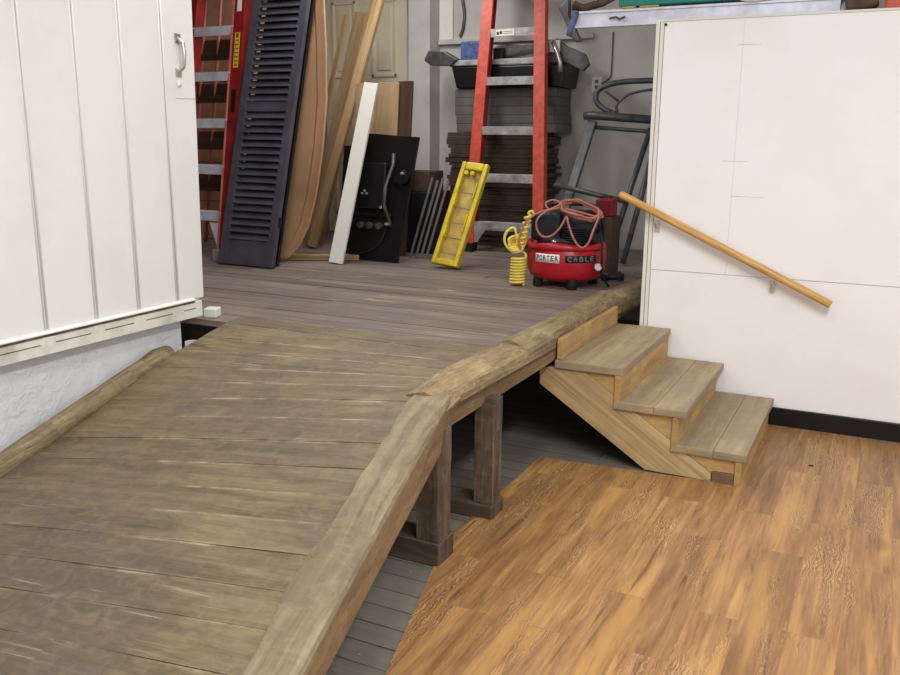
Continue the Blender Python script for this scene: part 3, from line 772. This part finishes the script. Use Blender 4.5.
for z in (.972, 1.318, 1.662, 2.010, 2.346, 2.68):
    a, b = LX2(z)+.06, RX2(z)-.012; m = MB()
    m.bx(a, b, PY2(z)+.0, PY2(z)+.11, z-.0, z+.008, X3); m.bx(a, b, PY2(z)-.006, PY2(z)+.004, z-.06, z+.008, X3)
    for q in range(4): m.bx(a+.004, b-.004, PY2(z)+.02+q*.022, PY2(z)+.028+q*.022, z+.008, z+.010, X3)
    m.build('step', 'alu', rl, .0015)
m = MB()
x0 = RX2(.95)-.02
m.prism([(x0, PY2(.9), .90), (x0, PY2(.75), .74), (x0-.018, PY2(.75), .74), (x0-.10, PY2(.9), .90)], (0, .005, 0), X3); m.build('gusset', 'alu', rl)
for (xa, xb) in ((-5.40, -4.80), (-5.56, -4.96)):
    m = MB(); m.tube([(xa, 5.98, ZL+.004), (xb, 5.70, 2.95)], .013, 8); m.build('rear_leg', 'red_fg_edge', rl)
for z in (1.16, 1.51, 1.89, 2.22):
    m = MB(); yb = 5.95-.27*(z-ZL)/2.33; m.bx(-5.62, -4.78, yb+.016, yb+.03, z-.08, z+.07, X3); m.build('rear_brace', 'brown_wood', rl)
# brown cartons stacked behind the red ladder
for i in range(6):
    z0 = ZL+.004+i*.345
    m = MB(); m.bx(-5.9, -5.16+random.uniform(-.02, .02), 6.2, 6.75, z0, z0+.34); o = m.build('carton', 'cardboard', None, .005)
    recentre(o, (-5.5, 6.4, z0))
    tag(o, 'brown carton in the pile standing behind the red step ladder', 'box', 'brown cartons behind the red ladder')

# ------------------------------------------------------------------ louvred shutters
def shutter(label, o0, k_, roll, wdt, hgt, louvres=True):
    F, R = lean(o0, k_, roll)
    t = thing('louvred_shutter', label, 'shutter', o0)
    sw = .068
    for u in (-wdt/2+sw/2, wdt/2-sw/2):
        m = MB(); m.box(F(u, hgt/2, .016), (sw, hgt, .034), R); m.build('stile', 'navy', t, .003)
    rails = [(.0, .185, 'bottom_panel'), (1.13, 1.205, 'mid_rail'), (hgt-.09, hgt, 'top_rail')]
    for a, b, n_ in rails:
        m = MB(); m.box(F(0, (a+b)/2, .014), (wdt-2*sw, b-a, .028), R); m.build(n_, 'navy', t, .003)
    ct, sn = math.cos(.62), math.sin(.62)
    for (a, b, n_) in ((.185, 1.13, 18), (1.205, hgt-.09, 17)):
        for q in range(n_):
            v = a+(b-a)*(q+.5)/n_
            m = MB(); e1 = R[1]*ct-R[2]*sn; e2 = R[2]*ct+R[1]*sn
            m.box(F(0, v, .016), (wdt-2*sw+.004, .066, .007), (R[0], e1, e2)); m.build('louvre', 'navy', t, .002, 1)
    m = MB(); m.box(F(wdt/2+.004, .33, .016), (.012, .07, .03), R); m.build('hinge', 'black', t, .002)
    return t
shutter('dark navy louvred shutter leaning in front of the red ladder', (-4.137, 5.0, ZL+.004), .275, -.008, .495, 2.2)
# plain black shutter back just behind it
F, R = lean((-4.130, 5.080, ZL+.010), .275, -.010)
m = MB(); m.box(F(.0, 1.12, .0), (.42, 2.24, .026), R); o = m.build('closet_shutter', 'black', None, .003); recentre(o, (-4.130, 5.080, ZL))
tag(o, 'black shutter showing as a dark edge behind the right side of the navy shutter', 'shutter')

# ------------------------------------------------------------------ boards leaning in the middle
def board_between(name, mat, label, cat, p0, p1, wdt, th, group=None, bevel=.002, face=None):
    p0, p1 = V(p0), V(p1); d = (p1-p0).normalized(); en_ = V(face) if face else V((0, -1, .2)); en_ = (en_-d*en_.dot(d)).normalized(); ex = d.cross(en_)
    m = MB(); m.box((p0+p1)/2, (wdt, (p1-p0).length, th), (ex, d, en_)); o = m.build(name, mat, None, bevel); recentre(o, p0)
    return tag(o, label, cat, group)
F, R = lean((0, 5.30, ZL+.004), .2, 0)
rt = [(-4.03, .0), (-3.96, .04), (-3.875, .14), (-3.815, .28), (-3.772, .50), (-3.748, .85), (-3.752, 1.2), (-3.80, 1.6), (-3.866, 2.0), (-3.90, 2.3)]
hb = thing('hardboard_sheet', 'bowed tan hardboard sheet leaning behind the shutters', 'board', (-3.95, 5.3, ZL))
m = MB(); m.prism([F(-4.28, 0), F(-4.28, 2.3)] + [F(x-.095, v) for x, v in rt[::-1]], R[2]*.014, Z3); m.build('face', 'tan', hb)
m = MB(); rings = []
for x, v in rt:
    ring = [F(x-.10, v, 0), F(x-.10, v, .0145)]
    for q in range(1, 7):
        a = q/6; ring.append(F(x-.10+.10*a, v, .0145+.018*a*a))
    ring += [F(x+.002, v, .022), F(x-.03, v, .0)]
    rings.append(ring)
m.loft(rings, Z3); m.build('curled_edge', 'tan_edge', hb)

board_between('lumber_strip', 'lumber', 'long tan lumber strip leaning steeply across the cream panelled door', 'lumber', (-4.33, 6.08, ZL+.017), (-3.87, 6.53, 2.75), .085, .04)
board_between('lumber_strip', 'lumber', 'second tan strip just left of the long leaning lumber, ending behind it', 'lumber', (-4.47, 6.22, ZL+.012), (-3.98, 6.62, 2.75), .055, .03)
board_between('wide_board', 'plywood', 'wide tan board with a square top leaning beside the long lumber strip', 'board', (-4.50, 6.36, ZL+.019), (-4.20, 6.75, 2.58), .17, .02)
board_between('thin_strip', 'lumber', 'thin pale strip leaning at the left of the wide tan board', 'strip', (-4.56, 6.2, ZL+.009), (-4.30, 6.62, 2.55), .04, .018)
board_between('white_board', 'white_board', 'narrow white board leaning in front of the black metal panel', 'board', (-3.628, 5.39, ZL+.011), (-3.500, 5.72, 1.93), .118, .02)
m = MB(); m.box((-3.86, 5.50, ZL+.028), (.10, .66, .05), (V((.82, .57, 0)), V((-.57, .82, 0)), Z3)); 
bpy_o = MB(); bpy_o.box((-3.87, 5.52, ZL+.025), (.62, .085, .04), (V((.88, .47, 0)), V((-.47, .88, 0)), Z3)); m.bm.free()
o = bpy_o.build('wood_offcut', 'lumber', None, .003); recentre(o, (-3.87, 5.52, ZL)); tag(o, 'wood offcut lying on the platform at the foot of the tan hardboard', 'offcut')
F, R = lean((-3.70, 6.0, ZL+.004), .1, 0)
m = MB(); m.box(F(.0, .67, 0), (.40, 1.34, .018), R, R[1]); o = m.build('plywood_sheet', 'plywood', None, .002); recentre(o, (-3.7, 6.0, ZL))
tag(o, 'tan plywood sheet standing below the cream panelled door', 'board')
F, R = lean((-3.46, 6.03, ZL+.004), .1, 0)
m = MB(); m.box(F(-.0, .675, 0), (.13, 1.35, .02), R, R[1]); o = m.build('dark_board', 'brown_wood', None, .002); recentre(o, (-3.46, 6.03, ZL))
tag(o, 'dark brown board at the right edge of the plywood sheet', 'board')

# black metal appliance panel
F, R = lean((-3.483, 5.665, ZL+.004), .15, -.075*0)
bp = thing('stove_front', 'black metal stove front leaning behind the white board', 'panel', (-3.48, 5.67, ZL))
P = [(-.245, 0), (.235, 0), (.345, .93), (-.10, .955)]
m = MB(); m.prism([F(u, v) for u, v in P], R[2]*.014, X3); m.build('sheet', 'black', bp, .003)
m = MB(); m.box(F(-.01, .56, .05), (.26, .34, .08), R); m.build('housing', 'black', bp, .012, 3)
m = MB(); m.box(F(.0, .35, .03), (.34, .03, .05), R); m.build('ledge', 'black', bp, .005)
for u in (-.10, -.02, .06):
    m = MB(); m.cyl(F(u, .265, .01), F(u, .265, .055), .026); m.build('knob', 'dark_metal', bp, .003)
m = MB(); m.tube([F(.145, .80, .03), F(.165, .72, .06), F(.135, .56, .10), F(.125, .42, .09), F(.155, .30, .04), F(.15, .27, .02)], .014, 8); m.build('strap', 'dark_metal', bp)
m = MB(); m.cyl(F(.235, .63, .012), F(.235, .63, .07), .055, 20); m.build('round_port', 'black', bp)
m = MB()
for (u, v) in ((.26, .655), (.10, .40), (-.05, .52), (-.03, .50), (-.07, .50), (.155, .28)): m.cyl(F(u, v, .012), F(u, v, .10), .010, 10)
m.build('bolt', 'steel', bp)
m = MB(); m.tube(spline([F(-.22, .03, .02), F(-.05, .06, .03), F(.07, .13, .03), (F(.12, .24, .03))]), .006, 6); m.build('cable', 'black_rubber', bp)
F, R = lean((-3.84, 5.92, ZL+.004), .15, 0)
m = MB(); m.box(F(0, .43, 0), (.24, .86, .02), R); o = m.build('metal_sheet', 'black', None, .003); recentre(o, (-3.84, 5.92, ZL))
tag(o, 'dark sheet showing at the edge behind the white board', 'panel')
# grey slats leaning right of the black panel
for q in range(4):
    x = -3.315+q*.042
    board_between('metal_strip', 'grey_card', 'thin grey slat in the bundle leaning between black panel and yellow tray', 'slat', (x, 5.96+.01*q, ZL+.006), (x+.085, 6.17+.01*q, 1.235-.02*(q % 2)), .020, .006, 'grey slats left of the yellow tray', .001)
m = MB(); m.bx(-3.56, -3.26, 6.24, 6.55, ZL+.005, 1.12); o = m.build('storage_crate', 'black_plastic', None, .012); recentre(o, (-3.41, 6.4, ZL)); tag(o, 'black crate in shadow between the black panel and the grey slats', 'crate')
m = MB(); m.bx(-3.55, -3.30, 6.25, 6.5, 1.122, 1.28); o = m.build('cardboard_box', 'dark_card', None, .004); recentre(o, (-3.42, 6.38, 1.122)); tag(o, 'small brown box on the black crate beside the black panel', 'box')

# ------------------------------------------------------------------ stack of flattened cardboard
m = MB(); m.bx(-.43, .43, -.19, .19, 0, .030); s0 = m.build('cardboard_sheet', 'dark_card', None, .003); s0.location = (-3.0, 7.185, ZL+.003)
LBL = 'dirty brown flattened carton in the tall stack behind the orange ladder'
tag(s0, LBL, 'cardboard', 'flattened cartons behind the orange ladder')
z = ZL+.003
for i in range(31):
    o = s0 if i == 0 else s0.copy()
    if i: COL.objects.link(o)
    sc = random.uniform(.95, 1.06)*(1.0+.02*(i > 18)); dz = random.choice((.7, 1, 1, 1.5))
    o.scale = (sc, 1, dz); o.location = (-3.06+random.uniform(-.03, .03), 7.185+random.uniform(-.012, .008), z); o.rotation_euler = (0, 0, random.uniform(-.015, .015))
    z += .0305*dz+.001
    if z > 1.66: break
zt = z
m = MB(); m.bx(-.46, .46, -.185, .185, 0, .050); g0 = m.build('foam_board', 'grey_card', None, .004)
tag(g0, 'thick grey board lying on top of the flattened carton stack', 'board', 'grey boards on the carton stack')
n = 5; th = (1.95-zt)/n
for i in range(n):
    o = g0 if i == 0 else g0.copy()
    if i: COL.objects.link(o)
    o.scale = (1, 1, (th-.001)/.05); o.location = (-2.985+random.uniform(-.012, .012), 7.20, zt+i*th)
bb = thing('black_bin', 'wide shallow black bin on top of the grey boards behind the orange ladder', 'bin', (-2.98, 7.2, 1.951))
m = MB(); m.prism([(-3.43, 6.99, 1.951), (-2.49, 6.99, 1.951), (-2.46, 6.99, 2.13), (-3.48, 6.99, 2.13)], (0, .4, 0)); m.build('body', 'black', bb, .01)
m = MB(); m.bx(-3.49, -2.45, 6.985, 7.395, 2.130, 2.140); m.build('rim', 'black', bb, .004)
ch = thing('metal_channel', 'long grey metal channel lying across the black bin', 'channel', (-2.9, 6.95, 2.128))
m = MB(); m.bx(-3.50, -2.70, 7.0, 7.10, 2.141, 2.185); m.build('channel', 'alu_dirty', ch, .004)
m = MB(); m.prism([(-3.74, 6.98, 2.19), (-3.68, 6.98, 2.15), (-3.48, 6.98, 2.141), (-3.42, 6.98, 2.19), (-3.55, 6.98, 2.26), (-3.70, 6.98, 2.27)], (0, .10, 0)); m.build('end_bracket', 'dark_metal', ch, .006)
m = MB(); m.bx(-3.46, -3.22, 7.12, 7.24, 2.142, 2.35); o = m.build('package', 'blue', None, .015, 3); recentre(o, (-3.34, 7.18, 2.142)); tag(o, 'blue package on the black bin behind the left rail of the orange ladder', 'package')
m = MB(); m.bx(-3.18, -2.74, 7.13, 7.24, 2.142, 2.31); o = m.build('metal_case', 'alu_dirty', None, .008); recentre(o, (-2.95, 7.18, 2.142)); tag(o, 'grey metal case on the black bin between the orange ladder rails', 'case')
m = MB(); m.bx(-3.11, -3.02, 7.03, 7.09, 2.187, 2.275); o = m.build('socket_box', 'black_plastic', None, .004); recentre(o, (-3.06, 7.06, 2.187)); tag(o, 'small square black box on the grey channel behind the ladder', 'box')
cl = thing('bar_clamp', 'silver clamp with a dangling lever at the right end of the black bin', 'clamp', (-2.5, 7.0, 2.14))
m = MB(); m.prism([(-2.69, 7.0, 2.141), (-2.46, 7.0, 2.141), (-2.31, 7.0, 2.07), (-2.26, 7.0, 2.12), (-2.30, 7.0, 2.20), (-2.46, 7.0, 2.27), (-2.54, 7.0, 2.33), (-2.58, 7.0, 2.26), (-2.69, 7.0, 2.22)], (0, .05, 0)); m.build('jaw', 'dark_metal', cl, .006)
m = MB(); m.tube([(-2.56, 6.97, 2.30), (-2.52, 6.965, 2.22), (-2.49, 6.96, 2.14), (-2.485, 6.96, 2.06)], .02, 8); m.bx(-2.60, -2.50, 6.97, 6.998, 2.22, 2.31); m.build('lever', 'steel', cl)
m = MB(); m.tube([(-3.02, 7.115, 2.21), (-2.7, 7.07, 2.27), (-2.56, 7.06, 2.30)], .014, 8); m.build('bar', 'steel', cl)

# ------------------------------------------------------------------ back wall fittings
m = MB(); m.bx(-2.355, -2.270, 7.386, 7.40, 1.92, 2.045); ob = m.build('outlet_cover', 'white_board', None, .004); recentre(ob, (-2.31, 7.4, 1.99)); tag(ob, 'white outlet plate on the back wall right of the black bin', 'outlet')
m = MB()
for z in (1.965, 2.01): m.bx(-2.327, -2.298, 7.3845, 7.387, z-.012, z+.012)
m.build('socket', 'dark_metal', ob)
m = MB(); m.tube(spline([(-2.19, 7.392, 2.40), (-2.19, 7.392, 2.15), (-2.20, 7.392, 2.04), (-2.275, 7.392, 1.99)]), .006, 6); o = m.build('conduit', 'grey_tube', None); tag(o, 'thin grey conduit running down the back wall to the outlet', 'conduit')
m = MB(); m.tube(spline([(-4.06, 7.295, 3.2), (-4.06, 7.295, 2.6), (-4.045, 7.295, 2.3), (-4.03, 7.29, 1.9), (-4.05, 7.295, 1.3), (-4.05, 7.29, .7)]), .012, 6); o = m.build('power_cable', 'black_rubber', None); tag(o, 'black cable hanging down beside the cream panelled door', 'cable')
m = MB(); m.tube(spline([(-3.58, 7.385, 3.0), (-3.57, 7.385, 2.75), (-3.55, 7.385, 2.62), (-3.56, 7.385, 2.50), (-3.59, 7.385, 2.42)]), .014, 6); o = m.build('hanging_wire', 'dark_metal', None); tag(o, 'dark cord on the back wall at the left of the orange ladder top', 'cord')

# ------------------------------------------------------------------ grey tube frames
gf = thing('tubular_rack', 'grey tubular steel frame leaning on the back wall beside the white wall edge', 'frame', (-2.0, 6.7, ZL))
A, B = V((-2.33, 6.42, ZL+.01)), V((-2.165, 6.86, 1.68)); Cc = V((-1.45, 6.86, 1.63))
m = MB(); d = (B-A).normalized(); m.box((A+B)/2, (.075, (B-A).length, .04), (d.cross(V((0, -1, .2))).normalized(), d, V((0, -1, .2)).normalized())); m.build('leg', 'grey_tube', gf, .008)
m = MB(); m.tube([B+V((-.065, -.02, .035)), B+V((0, -.02, .04)), Cc+V((0, -.02, .04))], [.03, .034, .034], 10); m.build('top_rail', 'grey_tube', gf)
m = MB(); m.tube([B+V((.02, 0, -.05)), Cc+V((0, 0, -.05))], .016, 8); m.build('lower_rail', 'grey_tube', gf)
m = MB(); m.tube([(-2.34, 6.52, 1.19), (-1.75, 6.52, 1.08)], .02, 8); m.build('cross_bar', 'grey_tube', gf)
for (a, b) in (((-1.87, 6.42, ZL+.015), (-1.70, 6.84, 1.62)), ((-1.74, 6.40, ZL+.015), (-1.63, 6.84, 1.62))):
    m = MB(); m.tube([a, b], .021, 10); m.build('leg', 'grey_tube', gf)
m = MB(); m.tube([(-1.95, 6.52, 1.10), (-2.15, 6.50, ZL+.2), (-2.28, 6.46, ZL+.14)], .016, 8); m.build('brace', 'grey_tube', gf)
hp = thing('tube_hoop', 'curved grey steel hoop fixed to the back wall above the tube frame', 'hoop', (-1.9, 7.0, 1.85))
m = MB(); m.tube(spline([(-2.04, 6.93, 1.745), (-2.10, 6.94, 1.77), (-2.17, 6.95, 1.83), (-2.17, 6.96, 1.905), (-2.10, 6.965, 1.95), (-1.98, 6.97, 1.975), (-1.8, 6.98, 1.982), (-1.48, 7.02, 1.985), (-1.36, 7.14, 1.985), (-1.33, 7.395, 1.985)]), .022, 10); m.build('hoop', 'grey_tube', hp)
m = MB(); m.tube(spline([(-1.99, 6.93, 1.745), (-2.0, 6.94, 1.80), (-1.94, 6.95, 1.865), (-1.84, 6.96, 1.90), (-1.6, 6.98, 1.93), (-1.42, 7.06, 1.96)]), .011, 8); m.tube([(-1.99, 6.94, 1.83), (-2.10, 6.96, 1.905)], .010, 8); m.tube([(-2.05, 6.925, 1.745), (-1.98, 6.925, 1.745)], .014, 8); m.build('inner_brace', 'grey_tube', hp)
m = MB(); m.tube([(-1.335, 5.32, .10), (-1.30, 5.34, .45), (-1.265, 5.40, 1.4)], .016, 8); o = m.build('steel_pole', 'dark_metal', None); tag(o, 'dark pole standing in the gap between platform and white wall', 'pole')

# ------------------------------------------------------------------ things on top of the white store
tl = thing('extension_ladder', 'aluminium ladder lying flat on top of the white wall, end overhanging', 'ladder', (-.9, 5.3, 2.174))
for yy, dz in ((5.16, .001), (5.46, .045)):
    m = MB(); m.bx(-1.76, -.335, yy, yy+.03, 2.176+dz, 2.262+dz, X3); m.bx(-1.76, -.335, yy-.012, yy+.03, 2.250+dz, 2.264+dz, X3); m.bx(-1.76, -.335, yy-.012, yy+.03, 2.172+dz, 2.186+dz, X3)
    m.build('side_rail', 'alu', tl, .002)
for kx in range(4):
    m = MB(); m.cyl((-1.5+kx*.33, 5.185, 2.216), (-1.5+kx*.33, 5.46, 2.26), .017); m.build('rung', 'alu', tl)
m = MB(); m.box((-1.772, 5.158, 2.20), (.035, .05, .15), (V((.95, 0, -.31)), Y3, V((.31, 0, .95)))); m.build('end_cap', 'blue', tl, .01)
m = MB(); m.prism([(-1.76, 5.14, 2.10), (-1.72, 5.14, 2.10), (-1.80, 5.14, 2.25), (-1.80, 5.14, 2.34), (-1.86, 5.14, 2.29)], (0, .06, 0)); m.build('foot', 'dark_metal', tl, .006)
m = MB(); m.tube([(-1.55, 5.145, 2.217), (-1.51, 5.14, 2.222), (-1.49, 5.14, 2.21), (-1.46, 5.145, 2.222)], .006, 6); m.build('hook', 'dark_metal', tl)
m = MB(); m.tube([(-1.80, 5.24, 2.31), (-1.74, 5.24, 2.295), (-1.62, 5.24, 2.32), (-1.55, 5.24, 2.35)], [.03, .022, .024, .02], 8); o = m.build('rag', 'brown_bag', None); recentre(o, (-1.7, 5.22, 2.3)); tag(o, 'reddish brown rag over the blue end of the aluminium ladder', 'rag')
gb = thing('kayak', 'teal green board with a white oval lying on the aluminium ladder', 'board', (-.9, 5.35, 2.27))
m = MB(); m.bx(-1.50, -.33, 5.14, 5.44, 2.276, 2.40); m.build('body', 'teal', gb, .006)
m = MB(); m.bx(-1.48, -1.40, 5.142, 5.2, 2.266, 2.2755); m.bx(-1.38, -1.27, 5.142, 5.2, 2.266, 2.2755); m.build('yellow_edge', 'yellow_in', gb)
m = MB(); m.lathe([(.0, 0), (.5, 0), (.5, .002), (0, .002)], (0, 0, 0), 40)
for v in m.bm.verts: v.co = V((-.765+v.co.x*.215, 5.139-v.co.z, 2.315+v.co.y*.11))
m.build('white_oval', 'white_label', gb)
m = MB(); m.bx(-.52, -.37, 5.1375, 5.1395, 2.275, 2.32); m.build('pale_label', 'pale_green', gb)
gb.name = 'painted_board'
m = MB(); m.box((-.232, 5.12, 2.222), (.15, .14, .07), (V((.98, 0, .2)), Y3, V((-.2, 0, .98)))); o = m.build('canvas_bag', 'brown_bag', None, .02, 3); recentre(o, (-.23, 5.12, 2.173)); tag(o, 'dark brown bundle on the white wall top right of the teal board', 'bag')
m = MB(); m.bx(-.125, .55, 5.05, 5.4, 2.1735, 2.34); o = m.build('storage_tote', 'brick_orange', None, .012); recentre(o, (.2, 5.2, 2.1735)); tag(o, 'orange red tote at the right end of the white wall top', 'tote')

m = MB(); m.box((-.208, 4.375, .003), (.022, .012, .005), (V((.9, .4, 0)), V((-.4, .9, 0)), Z3)); o = m.build('debris_chip', 'black', None, .0015); recentre(o, (-.208, 4.375, 0)); tag(o, 'tiny dark chip lying on the wood floor near the black baseboard', 'debris')
fh = thing('hose_fitting', 'black hose coupling on the platform at the right foot of the red compressor', 'coupling', (-1.60, 5.62, ZL))
m = MB(); m.tube([(-1.66, 5.60, ZL+.03), (-1.60, 5.62, ZL+.03), (-1.52, 5.63, ZL+.035)], [.028, .022, .026], 10); m.build('coupling', 'black_plastic', fh)
m = MB(); m.tube(spline([(-1.66, 5.60, ZL+.03), (-1.70, 5.66, ZL+.02), (-1.62, 5.72, ZL+.02), (-1.56, 5.68, ZL+.05)]), .012, 8); m.build('hose_end', 'black_rubber', fh)
